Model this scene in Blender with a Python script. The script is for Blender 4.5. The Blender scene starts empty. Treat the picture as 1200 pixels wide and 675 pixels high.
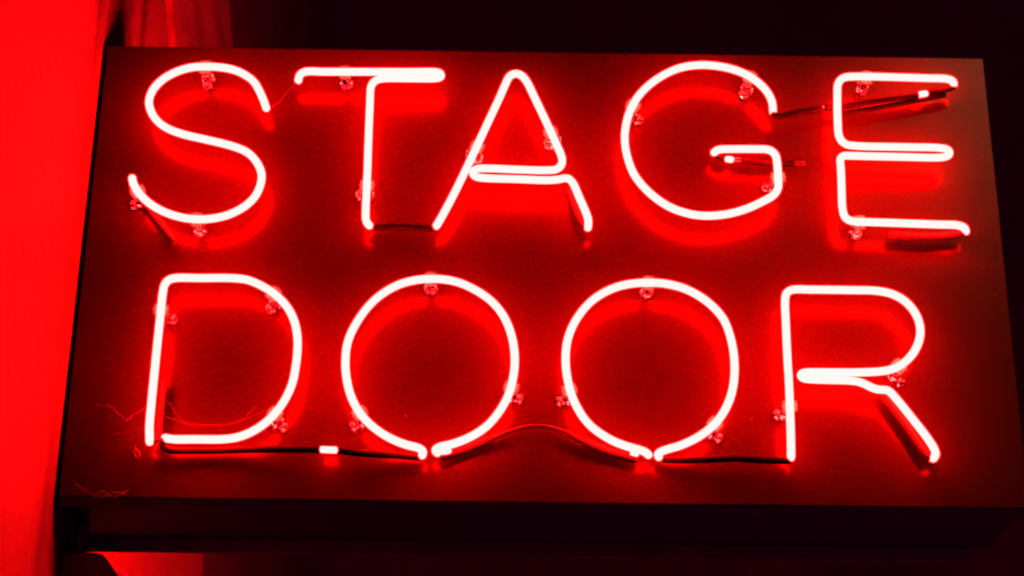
import bpy, bmesh, math, random
from mathutils import Vector, Matrix
random.seed(7)
sc = bpy.context.scene
COL = sc.collection

# ------------------------------------------------------------------ camera
F = 2200.0                                    # focal length in units of a 1200 px wide frame
PITCH, YAW, ROLL = 0.407928, -0.007745, 0.010091
CAM = Vector((-0.060781, -2.230916, -0.996609))
W, H, DEP = 1.2, 0.6407, 0.20                 # sign cabinet, metres
TY = -0.037                                   # plane of the tube centres, in front of the face


def cam_axes():
    r, f, u = Vector((1, 0, 0)), Vector((0, 1, 0)), Vector((0, 0, 1))
    f, u = math.cos(PITCH) * f + math.sin(PITCH) * u, -math.sin(PITCH) * f + math.cos(PITCH) * u
    Z = Matrix.Rotation(YAW, 3, 'Z')
    r, f, u = Z @ r, Z @ f, Z @ u
    r, u = math.cos(ROLL) * r + math.sin(ROLL) * u, -math.sin(ROLL) * r + math.cos(ROLL) * u
    return r, f, u


R_, F_, U_ = cam_axes()
cd = bpy.data.cameras.new('camera')
cam = bpy.data.objects.new('camera', cd)
COL.objects.link(cam)
cd.sensor_width = 36
cd.lens = F / 1200 * 36
cd.clip_start, cd.clip_end = 0.02, 200
M = Matrix((R_, U_, -F_)).transposed().to_4x4()
M.translation = CAM
cam.matrix_world = M
sc.camera = cam


def at(px, py, Y):
    """point of the photograph measured onto the sign-parallel plane y = Y"""
    d = (px - 600) / F * R_ - (py - 337.5) / F * U_ + F_
    return CAM + d * ((Y - CAM.y) / d.y)


# ------------------------------------------------------------------ materials
def new_mat(name):
    m = bpy.data.materials.new(name)
    m.use_nodes = True
    return m, m.node_tree, m.node_tree.nodes['Principled BSDF']


def N(t, kind, **kw):
    n = t.nodes.new(kind)
    for k, v in kw.items():
        setattr(n, k, v)
    return n


def noise_chain(t, scale, detail=6, rough=0.6, coords='Object', stretch=None):
    tc = N(t, 'ShaderNodeTexCoord')
    src = tc.outputs[coords]
    if stretch:
        mp = N(t, 'ShaderNodeMapping')
        mp.inputs['Scale'].default_value = stretch
        t.links.new(src, mp.inputs['Vector'])
        src = mp.outputs[0]
    n = N(t, 'ShaderNodeTexNoise')
    n.inputs['Scale'].default_value = scale
    n.inputs['Detail'].default_value = detail
    n.inputs['Roughness'].default_value = rough
    t.links.new(src, n.inputs['Vector'])
    return n, src


def ramp(t, src, stops):
    r = N(t, 'ShaderNodeValToRGB')
    e = r.color_ramp.elements
    e[0].position, e[0].color = stops[0][0], (*stops[0][1], 1)
    e[1].position, e[1].color = stops[-1][0], (*stops[-1][1], 1)
    for p, c in stops[1:-1]:
        x = e.new(p)
        x.color = (*c, 1)
    t.links.new(src, r.inputs[0])
    return r


def painted(name, c0, c1, rough, bump=0.0, bscale=60, scale=5, ior=1.45, tint=None, detail=6, metallic=0.0, stretch=None):
    m, t, b = new_mat(name)
    n, src = noise_chain(t, scale, detail, stretch=stretch)
    r = ramp(t, n.outputs['Fac'], [(0.3, c0), (0.7, c1)])
    t.links.new(r.outputs[0], b.inputs['Base Color'])
    b.inputs['Roughness'].default_value = rough
    b.inputs['IOR'].default_value = ior
    b.inputs['Metallic'].default_value = metallic
    if tint:
        b.inputs['Specular Tint'].default_value = (*tint, 1)
    if bump:
        n2, _ = noise_chain(t, bscale, 4, stretch=stretch)
        bp = N(t, 'ShaderNodeBump')
        bp.inputs['Strength'].default_value = bump
        bp.inputs['Distance'].default_value = 0.004
        t.links.new(n2.outputs['Fac'], bp.inputs['Height'])
        t.links.new(bp.outputs[0], b.inputs['Normal'])
    return m


NEON = 500.0


def neon_mat():
    m = bpy.data.materials.new('neon_gas')
    m.use_nodes = True
    t = m.node_tree
    t.nodes.clear()
    e = N(t, 'ShaderNodeEmission')
    e.inputs['Color'].default_value = (1, 0.97 / NEON, 0.93 / NEON, 1)
    e.inputs['Strength'].default_value = NEON
    o = N(t, 'ShaderNodeOutputMaterial')
    t.links.new(e.outputs[0], o.inputs[0])
    return m


def wall_glass_mat():
    """thin wall of the neon tube: clear with a faint milky scatter"""
    m = bpy.data.materials.new('tube_glass')
    m.use_nodes = True
    t = m.node_tree
    t.nodes.clear()
    tr = N(t, 'ShaderNodeBsdfTransparent')
    df = N(t, 'ShaderNodeBsdfTranslucent')
    df.inputs[0].default_value = (1.0, 0.9, 0.75, 1)
    mx = N(t, 'ShaderNodeMixShader')
    mx.inputs[0].default_value = 0.09
    o = N(t, 'ShaderNodeOutputMaterial')
    t.links.new(tr.outputs[0], mx.inputs[1])
    t.links.new(df.outputs[0], mx.inputs[2])
    t.links.new(mx.outputs[0], o.inputs[0])
    return m


def panel_mat():
    """dark red-brown enamel, half gloss, a little dusty and wavy"""
    m, t, b = new_mat('enamel_face')
    n, src = noise_chain(t, 6, 3, 0.5)
    r = ramp(t, n.outputs['Fac'], [(0.25, (0.0080, 0.0007, 0.0006)), (0.75, (0.0095, 0.0009, 0.0008))])
    vo = N(t, 'ShaderNodeTexVoronoi')
    vo.inputs['Scale'].default_value = 26
    t.links.new(src, vo.inputs['Vector'])
    dust = ramp(t, vo.outputs['Distance'], [(0.02, (1, 1, 1)), (0.05, (0, 0, 0))])
    n3, _ = noise_chain(t, 3.1, 3)
    pick = ramp(t, n3.outputs['Fac'], [(0.50, (0, 0, 0)), (0.62, (0.8, 0.8, 0.8))])
    mu = N(t, 'ShaderNodeMath', operation='MULTIPLY')
    t.links.new(dust.outputs[0], mu.inputs[0])
    t.links.new(pick.outputs[0], mu.inputs[1])
    mx = N(t, 'ShaderNodeMix', data_type='RGBA')
    t.links.new(mu.outputs[0], mx.inputs['Factor'])
    t.links.new(r.outputs[0], mx.inputs['A'])
    mx.inputs['B'].default_value = (0.05, 0.008, 0.005, 1)
    t.links.new(mx.outputs['Result'], b.inputs['Base Color'])
    rr = ramp(t, n.outputs['Fac'], [(0.25, (0.225,) * 3), (0.75, (0.245,) * 3)])
    t.links.new(rr.outputs[0], b.inputs['Roughness'])
    b.inputs['IOR'].default_value = 1.115
    b.inputs['Specular Tint'].default_value = (1, 0.36, 0.2, 1)
    return m


def glass_mat():
    m, t, b = new_mat('support_glass')
    b.inputs['Base Color'].default_value = (1.0, 0.93, 0.85, 1)
    b.inputs['Roughness'].default_value = 0.04
    b.inputs['IOR'].default_value = 1.47
    b.inputs['Transmission Weight'].default_value = 1.0
    return m


def clip_mat():
    """the milky glass crown of a support that touches the tube and lights up with it"""
    m = bpy.data.materials.new('support_crown')
    m.use_nodes = True
    t = m.node_tree
    t.nodes.clear()
    a = N(t, 'ShaderNodeBsdfTranslucent')
    a.inputs[0].default_value = (0.50, 0.44, 0.37, 1)
    d = N(t, 'ShaderNodeBsdfDiffuse')
    n, _ = noise_chain(t, 320, 2)
    r = ramp(t, n.outputs['Fac'], [(0.35, (0.15, 0.12, 0.09)), (0.65, (0.52, 0.46, 0.38))])
    t.links.new(r.outputs[0], d.inputs[0])
    ad = N(t, 'ShaderNodeAddShader')
    o = N(t, 'ShaderNodeOutputMaterial')
    t.links.new(a.outputs[0], ad.inputs[0])
    t.links.new(d.outputs[0], ad.inputs[1])
    t.links.new(ad.outputs[0], o.inputs[0])
    return m


MAT = dict(
    neon=neon_mat(), shell=wall_glass_mat(), panel=panel_mat(), glass=glass_mat(), crown=clip_mat(),
    black=painted('black_cabinet_paint', (0.012, 0.009, 0.011), (0.020, 0.015, 0.018), 0.6, 0.15, 200, 9),
    trim=painted('dark_trim_paint', (0.02, 0.012, 0.012), (0.05, 0.03, 0.03), 0.55, 0.2, 150, 14),
    flange=painted('brightened_flange_paint', (0.09, 0.08, 0.08), (0.15, 0.13, 0.13), 0.6, 0.2, 150, 14),  # pale tone puts bounced light on the rear flange into its colour
    block=painted('blackout_paint', (0.0016, 0.0004, 0.0004), (0.0045, 0.0012, 0.0012), 0.5, 0.1, 120, 40, ior=1.1),
    boot=painted('rubber_boot', (0.010, 0.004, 0.004), (0.016, 0.006, 0.006), 0.45, 0.1, 300, 60, ior=1.25),
    wire=painted('wire_sleeve', (0.012, 0.005, 0.005), (0.018, 0.008, 0.008), 0.4, 0.0, 100, 60, ior=1.25),
    plaster=painted('painted_plaster', (0.050, 0.020, 0.018), (0.060, 0.026, 0.024), 0.75, 0.25, 40, 3, ior=1.3),
    rough=painted('weathered_stone', (0.020, 0.012, 0.012), (0.085, 0.05, 0.046), 0.85, 0.6, 30, 12, ior=1.3, stretch=(1, .32, 1)),
    darkwall=painted('dark_wall', (0.010, 0.008, 0.011), (0.022, 0.018, 0.024), 0.85, 0.6, 20, 4, ior=1.3),  # low, slightly uneven dark base colour
    facade=painted('night_render', (0.014, 0.011, 0.024), (0.030, 0.024, 0.052), 0.9, 0.5, 8, 1.2, ior=1.2),
    box=painted('black_junction_box', (0.02, 0.017, 0.017), (0.045, 0.04, 0.04), 0.5, 0.2, 120, 25),
    web=painted('cobweb_silk', (0.016, 0.006, 0.004), (0.042, 0.018, 0.011), 0.9, 0, 10, 60),
)
MAT['shell'].cycles.emission_sampling = 'NONE'


# ------------------------------------------------------------------ object helpers
def link(name, bm, mats, parent=None, smooth=False):
    me = bpy.data.meshes.new(name)
    bmesh.ops.recalc_face_normals(bm, faces=bm.faces)
    bm.to_mesh(me)
    bm.free()
    if smooth:
        for p in me.polygons:
            p.use_smooth = True
    for m in mats if isinstance(mats, (list, tuple)) else [mats]:
        me.materials.append(m)
    o = bpy.data.objects.new(name, me)
    COL.objects.link(o)
    o.parent = parent
    return o


def tag(o, label, cat=None, group=None):
    o['label'] = label
    if cat:
        o['category'] = cat
    if group:
        o['group'] = group
    return o


def add_box(bm, a, b, mi=0, bevel=0.0):
    r = bmesh.ops.create_cube(bm, size=1)
    vs = r['verts']
    c = (Vector(a) + Vector(b)) / 2
    s = Vector(b) - Vector(a)
    for v in vs:
        v.co = Vector((v.co.x * s.x, v.co.y * s.y, v.co.z * s.z)) + c
    fs = {f for v in vs for f in v.link_faces}
    for f in fs:
        f.material_index = mi
    if bevel:
        es = {e for v in vs for e in v.link_edges}
        bmesh.ops.bevel(bm, geom=list(es), offset=bevel, segments=2, affect='EDGES', profile=0.6)


def catmull(pts, step):
    """centripetal-ish spline through the points, resampled at an even step"""
    P = [Vector(p) for p in pts]
    if len(P) == 2:
        dense = [P[0].lerp(P[1], k / 20) for k in range(21)]
    else:
        P = [P[0] * 2 - P[1]] + P + [P[-1] * 2 - P[-2]]
        dense = []
        for i in range(1, len(P) - 2):
            p0, p1, p2, p3 = P[i - 1:i + 3]
            t0 = 0.0
            t1 = t0 + max((p1 - p0).length, 1e-6) ** 0.5
            t2 = t1 + max((p2 - p1).length, 1e-6) ** 0.5
            t3 = t2 + max((p3 - p2).length, 1e-6) ** 0.5
            n = 16
            for k in range(n):
                t = t1 + (t2 - t1) * k / n
                a1 = p0 * ((t1 - t) / (t1 - t0)) + p1 * ((t - t0) / (t1 - t0))
                a2 = p1 * ((t2 - t) / (t2 - t1)) + p2 * ((t - t1) / (t2 - t1))
                a3 = p2 * ((t3 - t) / (t3 - t2)) + p3 * ((t - t2) / (t3 - t2))
                b1 = a1 * ((t2 - t) / (t2 - t0)) + a2 * ((t - t0) / (t2 - t0))
                b2 = a2 * ((t3 - t) / (t3 - t1)) + a3 * ((t - t1) / (t3 - t1))
                dense.append(b1 * ((t2 - t) / (t2 - t1)) + b2 * ((t - t1) / (t2 - t1)))
        dense.append(P[-2])
    out = [dense[0]]
    acc = 0.0
    for a, b in zip(dense, dense[1:]):
        L = (b - a).length
        while acc + L >= step:
            q = (step - acc) / L
            a = a.lerp(b, q)
            out.append(a.copy())
            L = (b - a).length
            acc = 0.0
        acc += L
    if (out[-1] - dense[-1]).length > step * 0.3:
        out.append(dense[-1])
    else:
        out[-1] = dense[-1]
    return out


def smooth_path(P, n=2):
    for _ in range(n):
        P = [P[0]] + [(P[i - 1] + P[i] * 2 + P[i + 1]) / 4 for i in range(1, len(P) - 1)] + [P[-1]]
    return P


def sweep(bm, P, rad, mi=0, seg=12, cap=True):
    """round-ended tube along the polyline P; rad is a number or a function of 0..1"""
    n = len(P)
    rf = rad if callable(rad) else (lambda t: rad)
    T = []
    for i in range(n):
        a, b = P[max(i - 1, 0)], P[min(i + 1, n - 1)]
        T.append((b - a).normalized())
    ref = Vector((0, 1, 0)) if abs(T[0].y) < 0.9 else Vector((1, 0, 0))
    u = T[0].cross(ref).normalized()
    rings = []
    stations = []
    r0, r1 = rf(0), rf(1)
    if cap:
        for k in range(1, 4):
            a = math.pi / 2 * k / 4
            stations.append((P[0] - T[0] * r0 * math.cos(a), T[0], r0 * math.sin(a)))
    for i in range(n):
        stations.append((P[i], T[i], rf(i / (n - 1))))
    if cap:
        for k in range(3, 0, -1):
            a = math.pi / 2 * k / 4
            stations.append((P[-1] + T[-1] * r1 * math.cos(a), T[-1], r1 * math.sin(a)))
    for p, t, r in stations:
        u = (u - t * u.dot(t)).normalized()
        v = t.cross(u)
        rings.append([bm.verts.new(p + (u * math.cos(2 * math.pi * k / seg) + v * math.sin(2 * math.pi * k / seg)) * r) for k in range(seg)])
    for A, B in zip(rings, rings[1:]):
        for k in range(seg):
            f = bm.faces.new((A[k], A[(k + 1) % seg], B[(k + 1) % seg], B[k]))
            f.material_index = mi
    if cap:
        for ring, t, p, r, sg in ((rings[0], T[0], P[0], r0, -1), (rings[-1], T[-1], P[-1], r1, 1)):
            c = bm.verts.new(p + t * r * sg)
            for k in range(seg):
                f = bm.faces.new((ring[k], ring[(k + 1) % seg], c))
                f.material_index = mi
    else:
        for ring in (rings[0], rings[-1]):
            f = bm.faces.new(ring)
            f.material_index = mi


def add_cyl(bm, p, d, r0, r1, L, mi=0, seg=16):
    d = d.normalized()
    sweep(bm, [p + d * (L * k / 4) for k in range(5)], lambda t: r0 + (r1 - r0) * t, mi, seg, cap=False)


# ------------------------------------------------------------------ the sign cabinet
sign = bpy.data.objects.new('neon_sign', None)
COL.objects.link(sign)
sign.location = (0, 0, 0)
tag(sign, 'black box sign with glowing red neon tubes reading STAGE DOOR', 'neon sign')

bm = bmesh.new()
add_box(bm, (-W / 2 + .004, .006, -H / 2 + .002), (W / 2 - .004, DEP - .006, H / 2 - .003), 0, .003)
link('cabinet', bm, MAT['black'], sign)

bm = bmesh.new()
add_box(bm, (-W / 2, 0, -H / 2), (W / 2, .0055, H / 2), 0, .0015)
link('face_panel', bm, MAT['panel'], sign)

bm = bmesh.new()      # folded lip under the front edge, leaning back towards the underside
vs = [bm.verts.new(p) for p in ((-W / 2, .006, -H / 2 + .0015), (W / 2, .006, -H / 2 + .0015), (W / 2, .016, -H / 2 - .007), (-W / 2, .016, -H / 2 - .007),
                                (-W / 2, .018, -H / 2 + .0015), (W / 2, .018, -H / 2 + .0015))]
for q in ((0, 1, 2, 3), (3, 2, 5, 4), (0, 4, 5, 1)):
    bm.faces.new([vs[k] for k in q])
bm.faces.new((vs[0], vs[3], vs[4]))
bm.faces.new((vs[1], vs[5], vs[2]))
link('bottom_lip', bm, MAT['trim'], sign)

bm = bmesh.new()
add_box(bm, (-W / 2 - .0045, DEP - .0055, -H / 2 - .0155), (W / 2 - .03, DEP - .001, H / 2 - .004), 0, .001)
link('back_panel', bm, MAT['flange'], sign)

# ------------------------------------------------------------------ letters: centre lines read off the photograph
S = [(312, 126.7), (309.2, 118.3), (304, 106.7), (297.5, 95.8), (286.7, 87.5), (273.3, 81.7), (256.7, 78.7), (240, 78), (223.3, 79.2), (206.7, 84.2), (191.7, 92.5), (180, 104.2), (174.5, 118.3), (177.5, 131.7), (185, 142.5), (196.7, 150.8), (215, 157.5), (240, 163.3), (265, 169.2), (278.3, 173.3), (290, 178.7), (300, 188.7), (306.2, 202), (306.2, 213), (300, 228.7), (290, 239.5), (273.3, 249.5), (256.7, 254.8), (236.7, 257), (215, 255.3), (193.3, 248.7), (176.7, 239.5), (163.3, 227), (156.7, 216.2), (155, 209)]
T = [(349.7, 94), (351.3, 87.5), (356.5, 84.1), (380, 84.1), (440, 84.2), (480, 84.3), (512, 84.5), (517, 86), (518.2, 88.6), (517, 90.8), (512, 91.9), (480, 92), (447, 92.3), (438.7, 95), (434.6, 102), (433.8, 115), (433.3, 126.7), (431.7, 166.7), (431, 190), (429.7, 222), (428.5, 250), (429, 259.5), (433, 264.3)]
A = [(511.5, 264.6), (516.7, 256), (533.3, 224.8), (550, 190.3), (556.7, 176), (570, 147.5), (585, 115.5), (592.5, 98.5), (597, 89.5), (605, 85.8), (612.5, 89.5), (617.5, 96), (626.7, 114.8), (640, 142.7), (653.3, 172), (658.3, 184), (658.6, 192.5), (653, 198.3), (640, 199.5), (606.7, 198.7), (565, 197.3), (556.5, 198.4), (553, 202.6), (556.7, 207), (568.3, 208.7), (606.7, 210), (643.3, 211.2), (656.7, 210), (664.5, 208.2), (670.8, 213.5), (678.3, 230), (687, 250), (689.7, 259), (688.9, 266.6)]
G = [(905.8, 130.5), (905, 120), (898.3, 106.7), (885, 94), (870, 85.3), (848.3, 78.7), (821.7, 76.2), (798.3, 79.2), (781.7, 85.8), (763.3, 97.5), (748.3, 112.5), (738.3, 130), (733, 150), (732.2, 166), (735, 183), (742.8, 204), (757, 222), (776.7, 238), (793.3, 246.3), (815, 252), (835, 252.8), (856.7, 250), (876.7, 244), (893.3, 236.4), (906.5, 228.8), (911.8, 221), (911.7, 208.3), (910.8, 191.7), (908.6, 181), (901.7, 175.6), (885, 174.8), (851.7, 174.8), (841.7, 175.3), (837, 178.7)]
Eu = [(1117.3, 100), (1117.3, 95.5), (1110, 92.5), (1085, 91.6), (1043.3, 90.3), (1001.7, 89.8), (988.5, 91), (982.2, 97.5), (981.3, 111.7), (981.8, 145), (983.6, 161), (990.5, 169), (1005, 171), (1060, 172.3), (1101.7, 173.4), (1110.8, 175.2), (1113.7, 179.6), (1110, 183.4), (1101.7, 184.6), (1060, 184), (1010, 182.9), (995, 182.5), (986.5, 182.7), (984.6, 186), (985.4, 197), (986.3, 222), (987.4, 245.3), (990.8, 255.8), (1000, 259.5), (1018.3, 260.2), (1060, 261.7), (1101.7, 263.2), (1122, 263.9), (1129.8, 266.5), (1131.7, 271)]
D = [(175.5, 517.5), (175.1, 502), (177.5, 472), (181.5, 432), (183.3, 414), (187.5, 374), (190.8, 343.3), (192.8, 333.5), (198, 327.5), (206, 325.7), (235, 325.8), (272, 325.9), (290, 328), (306.7, 335), (323.3, 345.8), (336.7, 360), (345, 376.7), (348.7, 396.7), (348.3, 415), (346.8, 428), (342.2, 450.3), (331.7, 472), (315, 492), (298.3, 504.3), (280, 512), (263.3, 514.6), (226.7, 514.8), (203, 514.8), (193.5, 513.3)]
O1 = [(494.7, 533.5), (496, 528.6), (490, 524.6), (476.7, 521.5), (453.3, 511.5), (433.3, 497), (420, 481.5), (410.5, 462), (405.8, 441), (404.8, 424), (407.5, 401), (418.3, 377.5), (438, 352.5), (462, 336), (482, 329.2), (506, 326.7), (531.9, 329.5), (554, 338.2), (576.3, 353.4), (591, 372), (600.4, 397), (603.3, 424.8), (600, 449), (594.5, 466), (583.3, 485), (570, 499.8), (556.7, 509), (540, 517), (526.7, 521.3), (514, 524), (509.6, 527.2), (512.5, 530.6)]
O2 = [(759.8, 533), (755, 529), (746.7, 526.5), (730, 521.5), (712.6, 513.7), (690, 497), (674, 473), (665.8, 448), (662.8, 421), (665.5, 397), (675.6, 374), (694, 352.2), (717, 338.5), (738, 332.8), (760.7, 331.2), (783, 333), (805, 339.4), (829, 353.7), (847.8, 374), (857, 399), (860.7, 424.8), (860, 447), (856, 465.5), (846.7, 485.3), (833.3, 501), (816.7, 513), (796.7, 522.3), (777.5, 528), (770.5, 531.7), (772.2, 535.5)]
Rr = [(926.9, 535.8), (927, 523.3), (925.8, 480), (924.2, 442), (923, 424), (920.9, 378.3), (920, 352), (921.4, 343.5), (927.5, 339.6), (950, 339.4), (1000, 340), (1028, 340.9), (1046.7, 345), (1062, 354.2), (1073.3, 368.3), (1078.5, 384.5), (1077.3, 398.3), (1071.7, 411.5), (1061.7, 423.3), (1050, 431), (1036.7, 434.6), (1011.7, 436.3), (975, 436.4), (947, 436.3), (939.5, 437), (937, 440), (940, 443.2), (948, 444.4), (970, 445.3), (1000, 446.4), (1010, 448.5), (1023.3, 455), (1031.5, 457), (1040, 456.8), (1047.5, 464), (1070, 491.7), (1086.7, 513.3), (1095, 526.3), (1096.9, 532.5), (1093.6, 537)]
LETTERS = [
    ('S', S, 'glowing red S with hooked open ends, first letter of the upper word'),
    ('T', T, 'glowing red T with a doubled right arm'),
    ('A', A, 'glowing red A with a doubled crossbar and bent right leg'),
    ('G', G, 'glowing red G with a short inward bar'),
    ('E', Eu, 'glowing red E with a doubled middle arm at the right end of the upper word'),
    ('D', D, 'glowing red D, first letter of the lower word'),
    ('O', O1, 'glowing red O beside the D'),
    ('O', O2, 'glowing red O beside the R'),
    ('R', Rr, 'glowing red R with a kinked leg'),
]
R_CORE, R_GLASS = 0.0050, 0.0056


def letter_mesh(px):
    pts = [at(x, y, TY) for x, y in px]
    # the very ends of the tube turn back towards the face panel
    for k, dy in ((0, .012), (1, .003), (-1, .012), (-2, .003)):
        pts[k] = at(*px[k], TY + dy)
    P = smooth_path(catmull(pts, .0028), 3)
    bm = bmesh.new()
    sweep(bm, P, R_CORE, 0, 12)
    sweep(bm, P, R_GLASS, 1, 14)
    return bm


letters = []
for ch, px, lab in LETTERS:
    o = link('neon_letter', letter_mesh(px), [MAT['neon'], MAT['shell']], sign, True)
    o['label'] = lab
    letters.append(o)
S_, T_, A_, G_, E_, D_, OA, OB, R_L = letters

# the far side of the box carries the same lettering for people coming the other way
for o in list(letters):
    c = o.copy()
    COL.objects.link(c)
    c.parent = sign
    c.matrix_local = Matrix.Translation((0, DEP, 0)) @ Matrix.Rotation(math.pi, 4, 'Z')
    c['label'] = o['label'].replace('glowing red', 'rear side glowing red')


# ------------------------------------------------------------------ glass tube supports
def support(px, py, parent, tang, side):
    """milky crown hugging the tube, clear post down to the panel, flat foot with a screw ear.
    tang: direction of the tube in the panel plane, side: which way the screw ear points"""
    c = at(px, py, TY)
    t = Vector((tang[0], 0, -tang[1])).normalized()
    s = Vector((t.z, 0, -t.x))
    bm = bmesh.new()
    # scalloped half collar behind the tube
    n = 14
    nl = 6
    r_in, r_out = R_GLASS + .0005, R_GLASS + .0036
    grid = []
    for i in range(nl + 1):
        w = -.0064 + .0128 * i / nl
        rows = []
        for k in range(n + 1):
            a = math.radians(8 + 164 * k / n)
            e = r_out + .0007 * math.cos(i * 2.2) + .0005 * math.sin(k * 2.4) - .0012 * abs(i / nl * 2 - 1) ** 3
            dirv = s * math.cos(a) + Vector((0, 1, 0)) * math.sin(a)
            rows.append((bm.verts.new(c + t * w + dirv * r_in), bm.verts.new(c + t * w + dirv * e)))
        grid.append(rows)
    fs = []
    for i in range(nl):
        for k in range(n):
            fs.append((grid[i][k][1], grid[i + 1][k][1], grid[i + 1][k + 1][1], grid[i][k + 1][1]))
            fs.append((grid[i][k][0], grid[i][k + 1][0], grid[i + 1][k + 1][0], grid[i + 1][k][0]))
    for i in (0, nl):
        for k in range(n):
            fs.append((grid[i][k][0], grid[i][k][1], grid[i][k + 1][1], grid[i][k + 1][0]))
    for k in (0, n):
        for i in range(nl):
            fs.append((grid[i][k][0], grid[i + 1][k][0], grid[i + 1][k][1], grid[i][k][1]))
    for f in fs:
        bm.faces.new(f).material_index = 0
    y0 = TY + R_GLASS + .0034
    prof = [(y0, .0042), (y0 + .004, .0042), (y0 + .006, .0052), (y0 + .010, .0056), (-.0085, .0056), (-.0075, .0078), (-.0035, .0082), (-.0008, .0082)]
    ring0 = None
    for y, r in prof:
        ring = [bm.verts.new((c.x + r * math.cos(2 * math.pi * k / 16), y, c.z + r * math.sin(2 * math.pi * k / 16))) for k in range(16)]
        if ring0:
            for k in range(16):
                bm.faces.new((ring0[k], ring0[(k + 1) % 16], ring[(k + 1) % 16], ring[k])).material_index = 1
        else:
            bm.faces.new(ring).material_index = 1
        ring0 = ring
    bm.faces.new(ring0).material_index = 1
    e = c + s * side * .0105
    e.y = -.0008
    add_cyl(bm, e, Vector((0, -1, 0)), .006, .0052, .0075, 1)
    add_cyl(bm, Vector((e.x, -.0085, e.z)), Vector((0, -1, 0)), .0028, .0024, .002, 2, 10)
    link('tube_support', bm, [MAT['crown'], MAT['glass'], MAT['metal']], parent, True)


MAT['metal'] = painted('screw_steel', (0.5, 0.42, 0.38), (0.7, 0.62, 0.55), 0.25, 0, 10, 90, metallic=1.0)
for par, px, py, tg, sd in [
    (S_, 240, 78, (1, .02), 1), (S_, 230, 256.6, (1, .02), -1), (S_, 161, 223.5, (.5, 1), 1),
    (T_, 404, 84.1, (1, 0), -1), (T_, 430, 216, (-.05, 1), 1),
    (A_, 559, 171, (-.45, 1), 1), (A_, 645, 154, (.45, 1), -1),
    (G_, 879, 90, (1, .6), 1), (G_, 742, 123, (-.5, 1), -1), (G_, 911.7, 207, (.02, 1), 1),
    (E_, 1016, 90, (1, .02), -1), (E_, 1008, 259.8, (1, .02), -1),
    (D_, 188.5, 362, (-.08, 1), -1), (D_, 320, 343.5, (1, .8), 1), (D_, 322, 484, (-.65, 1), -1),
    (OA, 504, 326.8, (1, -.02), -1), (OA, 421, 483, (.7, 1), 1), (OA, 599, 453, (-.3, 1), -1),
    (OB, 760, 331.2, (1, 0), -1), (OB, 667, 456, (.3, 1), 1), (OB, 838, 496, (-.8, 1), -1),
    (R_L, 925.6, 475, (.03, 1), 1), (R_L, 1054, 428.5, (1, -.7), 1),
]:
    support(px, py, par, tg, sd)


# ------------------------------------------------------------------ blacked-out tube ends, joints, wires
def tube(name, pts, r, mat, parent, label=None, step=.003):
    P = smooth_path(catmull([at(x, y, Y) for x, y, Y in pts], step), 3)
    bm = bmesh.new()
    sweep(bm, P, r, 0, 12)
    o = link(name, bm, mat, parent, True)
    if label:
        o['label'] = label
    return o


tube('blackout_tube', [(434, 265, -.022), (442, 265.3, -.022), (470, 265.5, -.022), (496, 267, -.022), (507, 267, -.022)], .0047, MAT['block'], T_)
tube('blackout_tube', [(192, 516, -.025), (189.5, 521, -.02), (196, 526.5, -.02), (230, 527.5, -.021), (290, 526.5, -.021), (340, 526.2, -.021), (375, 526.8, -.021)], .0048, MAT['block'], D_)
tube('blackout_tube', [(396, 527.5, -.021), (420, 530.5, -.021), (450, 532.5, -.021), (478, 534, -.021), (491, 535, -.022)], .0050, MAT['block'], OA)
tube('blackout_tube', [(774, 537, -.022), (790, 538.5, -.02), (830, 538, -.02), (862, 536.8, -.02), (895, 538.8, -.02), (923, 539.5, -.022)], .0051, MAT['block'], OB)
tube('blackout_tube', [(907, 134.5, -.026), (912, 136.5, -.024), (935, 132, -.022), (962, 127.8, -.022)], .0044, MAT['block'], G_)
tube('blackout_tube', [(968, 126.5, -.022), (990, 123.5, -.022), (1030, 117.5, -.022), (1074, 111.4, -.022)], .0046, MAT['block'], E_)
tube('blackout_tube', [(1089, 108.4, -.022), (1104, 105.5, -.022), (1114, 103, -.025), (1117, 101.5, -.026)], .0046, MAT['block'], E_)
tube('second_return_tube', [(988, 134, -.017), (1030, 126, -.017), (1075, 118, -.017), (1106, 111.5, -.017)], .0036, MAT['block'], E_)
for par, pts in ((D_, [(377, 526.8, -.022), (386, 527.2, -.022), (394.5, 527.5, -.022)]),):
    tube('bare_tube_gap', pts, .0042, MAT['neon'], par, 'short unpainted gap glowing white in the blacked-out tube')
tube('bare_tube_gap', [(1078.5, 110.6, -.0225), (1084.5, 109.6, -.0225)], .0042, MAT['neon'], E_)
tube('bare_tube_gap', [(964.5, 126.8, -.0222), (966, 126.6, -.0222)], .0026, MAT['neon'], E_)
tube('bare_tube_gap', [(852.5, 186.5, -.020), (857, 187, -.020)], .0042, MAT['neon'], G_)
tube('bare_tube_gap', [(519, 529.5, -.024), (525.5, 528.2, -.024)], .0040, MAT['neon'], OA)
tube('bare_tube_gap', [(741.5, 531.2, -.024), (745.5, 532, -.024)], .0036, MAT['neon'], OB)

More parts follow.
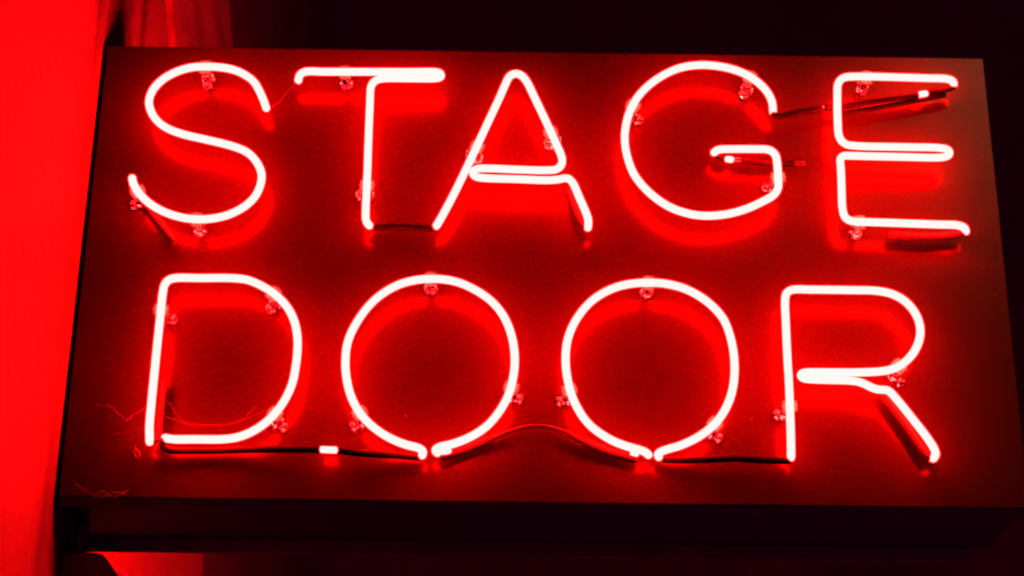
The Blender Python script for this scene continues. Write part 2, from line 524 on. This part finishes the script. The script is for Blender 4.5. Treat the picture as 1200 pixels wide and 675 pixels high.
# electrodes that double back behind the strokes
tube('electrode', [(156, 214, -.024), (163, 226, -.017), (178, 247, -.015), (204, 283, -.015)], .0056, MAT['boot'], S_)
tube('electrode', [(687, 265, -.024), (682, 259, -.018), (676, 245, -.016), (668, 222, -.015)], .0052, MAT['boot'], A_)
tube('electrode', [(1093, 535, -.025), (1086, 532, -.019), (1063, 500, -.017), (1036, 464, -.017)], .006, MAT['boot'], R_L)
tube('electrode', [(177, 517, -.024), (184, 514, -.019), (188, 485, -.016), (192, 448, -.016)], .0044, MAT['boot'], D_)
tube('electrode', [(1129, 271, -.024), (1119, 275, -.018), (1090, 278, -.016), (1046, 276, -.016)], .0058, MAT['boot'], E_)
tube('electrode', [(839, 181, -.022), (846, 185.5, -.018), (850, 186.2, -.018)], .0042, MAT['block'], G_)
tube('electrode', [(861, 187.3, -.017), (880, 189.5, -.016), (905, 191, -.015), (929, 191.5, -.015)], .0044, MAT['block'], G_)
tube('electrode_cap', [(930, 191.4, -.015), (941, 191.6, -.015)], .0032, MAT['boot'], G_)
for dy in (-1.6, 1.6):
    tube('electrode_prong', [(859, 187 + dy, -.022), (867, 187.4 + dy, -.022)], .0008, MAT['metal'], G_)


def boot(pts, parent, rings):
    """rubber electrode boot with two ribs where the wire enters (at the last point)"""
    P = smooth_path(catmull([at(*p) for p in pts], .002), 3)
    def rad(t):
        for a, b, r in rings:
            if a <= t <= b:
                return r
        return .0068 - .0006 * t
    bm = bmesh.new()
    sweep(bm, P, rad, 0, 14)
    link('electrode_boot', bm, MAT['boot'], parent, True)


RB = [(.70, .735, .0034), (.735, .83, .0047), (.83, .86, .0030), (.86, .94, .0041), (.94, 1.0, .0026)]
boot([(519, 533, -.018), (540, 527, -.015), (562, 519, -.014), (578, 512.5, -.014), (595, 506, -.014)], OA, RB)
boot([(742, 536, -.018), (718, 530, -.015), (692, 521, -.014), (676, 513.5, -.014), (662, 505.5, -.014)], OB, RB)
tube('jumper_wire', [(592, 507, -.014), (606, 502.5, -.015), (620, 499.8, -.016), (634, 499.4, -.016), (648, 501.5, -.015), (664, 506.5, -.014)], .0024, MAT['wire'], OA)
tube('jumper_wire', [(312.5, 128, -.026), (320, 125, -.02), (328, 118.5, -.018), (336, 108, -.018), (343, 101, -.02), (349, 95.5, -.026)], .0011, MAT['wire'], S_)

# ------------------------------------------------------------------ surroundings
def prism(name, poly_yz, x0, x1, mat, parent=None):
    bm = bmesh.new()
    a = [bm.verts.new((x0, y, z)) for y, z in poly_yz]
    b = [bm.verts.new((x1, y, z)) for y, z in poly_yz]
    bm.faces.new(a)
    bm.faces.new(b[::-1])
    n = len(a)
    for k in range(n):
        bm.faces.new((a[k], a[(k + 1) % n], b[(k + 1) % n], b[k]))
    return link(name, bm, mat, parent)


WX = -W / 2 - .006
wall = prism('plaster_wall', [(-2.6, -2.0), (1.2, -2.0), (1.2, .79), (-2.6, 3.23)], WX, WX - .25, MAT['plaster'])
tag(wall, 'smooth plaster wall lit bright red along the left edge of the sign', 'wall')
slab = prism('weathered_stone', [(.373 - .26, .627 + .205), (.60, .45), (1.16, .80), (.922 - .26, .971 + .167)], WX + .012, WX + .0005, MAT['rough'])
tag(slab, 'rough stained stone slab on the wall behind the top left corner of the sign', 'stone slab')
dw = prism('dark_wall', [(1.2, -2.0), (3.4, -2.0), (3.4, 2.6), (1.2, 2.6)], WX - .03, WX - .25, MAT['darkwall'])
tag(dw, 'dark wall set back beyond the bright plaster, far left behind the sign', 'wall')
bm = bmesh.new()
add_box(bm, (-4, 5.0, -3), (6, 5.3, 7))
fac = link('dark_building', bm, MAT['facade'])
tag(fac, 'unlit building front lost in darkness far behind the sign', 'building')

# junction box with conduit under the sign, against the wall
jb = bpy.data.objects.new('junction_box', None)
COL.objects.link(jb)
jb.location = (WX + .035, .1, -.42)
tag(jb, 'small dark junction box on the wall below the lower left corner of the sign', 'junction box')
bm = bmesh.new()
pr = [(.0, .047), (.0, .0), (.030, .0), (.036, -.004), (.052, -.030), (.058, -.06), (.058, -.12), (.0, -.12)]
cx, cz = WX + .0, -.372
prof = [(0, 0), (.022, 0.001), (.048, .001), (.054, -.003), (.068, -.022), (.074, -.05), (.074, -.13), (0, -.13)]
A_v = [bm.verts.new((cx + x + .001 - jb.location.x, .07 - .1, cz + z - jb.location.z)) for x, z in prof]
B_v = [bm.verts.new((cx + x + .001 - jb.location.x, .15 - .1, cz + z - jb.location.z)) for x, z in prof]
bm.faces.new(A_v)
bm.faces.new(B_v[::-1])
for k in range(len(prof)):
    bm.faces.new((A_v[k], A_v[(k + 1) % len(prof)], B_v[(k + 1) % len(prof)], B_v[k]))
bmesh.ops.bevel(bm, geom=list(bm.edges), offset=.003, segments=2, affect='EDGES')
link('box_body', bm, MAT['box'], jb)
bm = bmesh.new()
add_cyl(bm, Vector((-.018, 0, .045)), Vector((0, 0, 1)), .009, .009, .053, 0)
link('conduit', bm, MAT['box'], jb, True)


# cobwebs
def web(name, strands, label, r=.00035):
    bm = bmesh.new()
    for pts in strands:
        P = catmull([at(*p) for p in pts], .004)
        P = [p + Vector((random.uniform(-1, 1), random.uniform(-1, 1), random.uniform(-1, 1))) * .0011 for p in P]
        sweep(bm, P, r * random.uniform(.7, 1.3), 0, 5)
    o = link(name, bm, MAT['web'])
    tag(o, label, 'cobweb', 'cobwebs on the sign face')


web('cobweb', [[(86, 562, -.003), (96, 572, -.008), (108, 578, -.010), (122, 581, -.012), (136, 578, -.012), (150, 575, -.003)],
               [(90, 567, -.003), (104, 579, -.012), (120, 583, -.014), (131, 576, -.010), (139, 579, -.012), (149, 577, -.003)],
               [(112, 580, -.012), (121, 576, -.010), (134, 582, -.012), (146, 578, -.006)]],
    'cobweb sagging along the lower left edge of the sign face', .0005)
web('cobweb', [[(112, 474, -.004), (126, 477, -.012), (136, 482, -.015), (148, 492, -.02), (158, 485, -.025), (172, 476, -.034)],
               [(126, 474, -.003), (134, 480, -.010), (142, 487, -.014), (149, 494, -.018)],
               [(134, 509, -.002), (150, 508, -.01), (168, 503, -.03)]],
    'thin cobweb strung left of the D stem')
web('cobweb', [[(182, 480, -.034), (205, 492, -.022), (232, 497, -.018), (262, 496, -.018), (292, 490, -.022), (312, 480, -.034)],
               [(196, 470, -.02), (216, 495, -.016), (244, 499, -.014), (280, 494, -.018), (300, 476, -.012)]],
    'faint cobweb hanging across the inside of the D', .0002)
web('cobweb', [[(160, 523, -.006), (158, 531, -.012), (162, 538, -.014), (165, 531, -.012), (161, 526, -.008)],
               [(159, 526, -.008), (163, 533, -.014), (160, 537, -.012), (157, 529, -.010)]],
    'clump of web dust below the foot of the D stem', .0004)

# ------------------------------------------------------------------ light
w = bpy.data.worlds.new('World')
sc.world = w
w.use_nodes = True
bg = w.node_tree.nodes['Background']
bg.inputs[0].default_value = (1.0, 0.04, 0.42, 1)
bg.inputs[1].default_value = 0.10

ld = bpy.data.lights.new('street_lamp_light', 'AREA')
ld.shape = 'DISK'
ld.size = 0.9
ld.spread = math.radians(24)
ld.energy = 3.4
ld.color = (1.0, 0.52, 0.30)
lo = bpy.data.objects.new('street_lamp_light', ld)
COL.objects.link(lo)
lo.location = (1.75, -2.6, 2.0)
lo.rotation_euler = (Vector((.85, 0, .16)) - Vector(lo.location)).to_track_quat('-Z', 'Y').to_euler()

# ------------------------------------------------------------------ render settings
sc.render.engine = 'CYCLES'
cy = sc.cycles
cy.use_denoising = True
cy.denoiser = 'OPENIMAGEDENOISE'
cy.sample_clamp_indirect = 0
cy.sample_clamp_direct = 0
cy.max_bounces = 10
cy.transparent_max_bounces = 16
cy.caustics_reflective = False
cy.caustics_refractive = False
cy.pixel_filter_type = 'BLACKMAN_HARRIS'
cy.filter_width = 2.1
sc.view_settings.view_transform = 'Standard'
sc.view_settings.look = 'None'
sc.view_settings.exposure = 0
sc.view_settings.gamma = 1
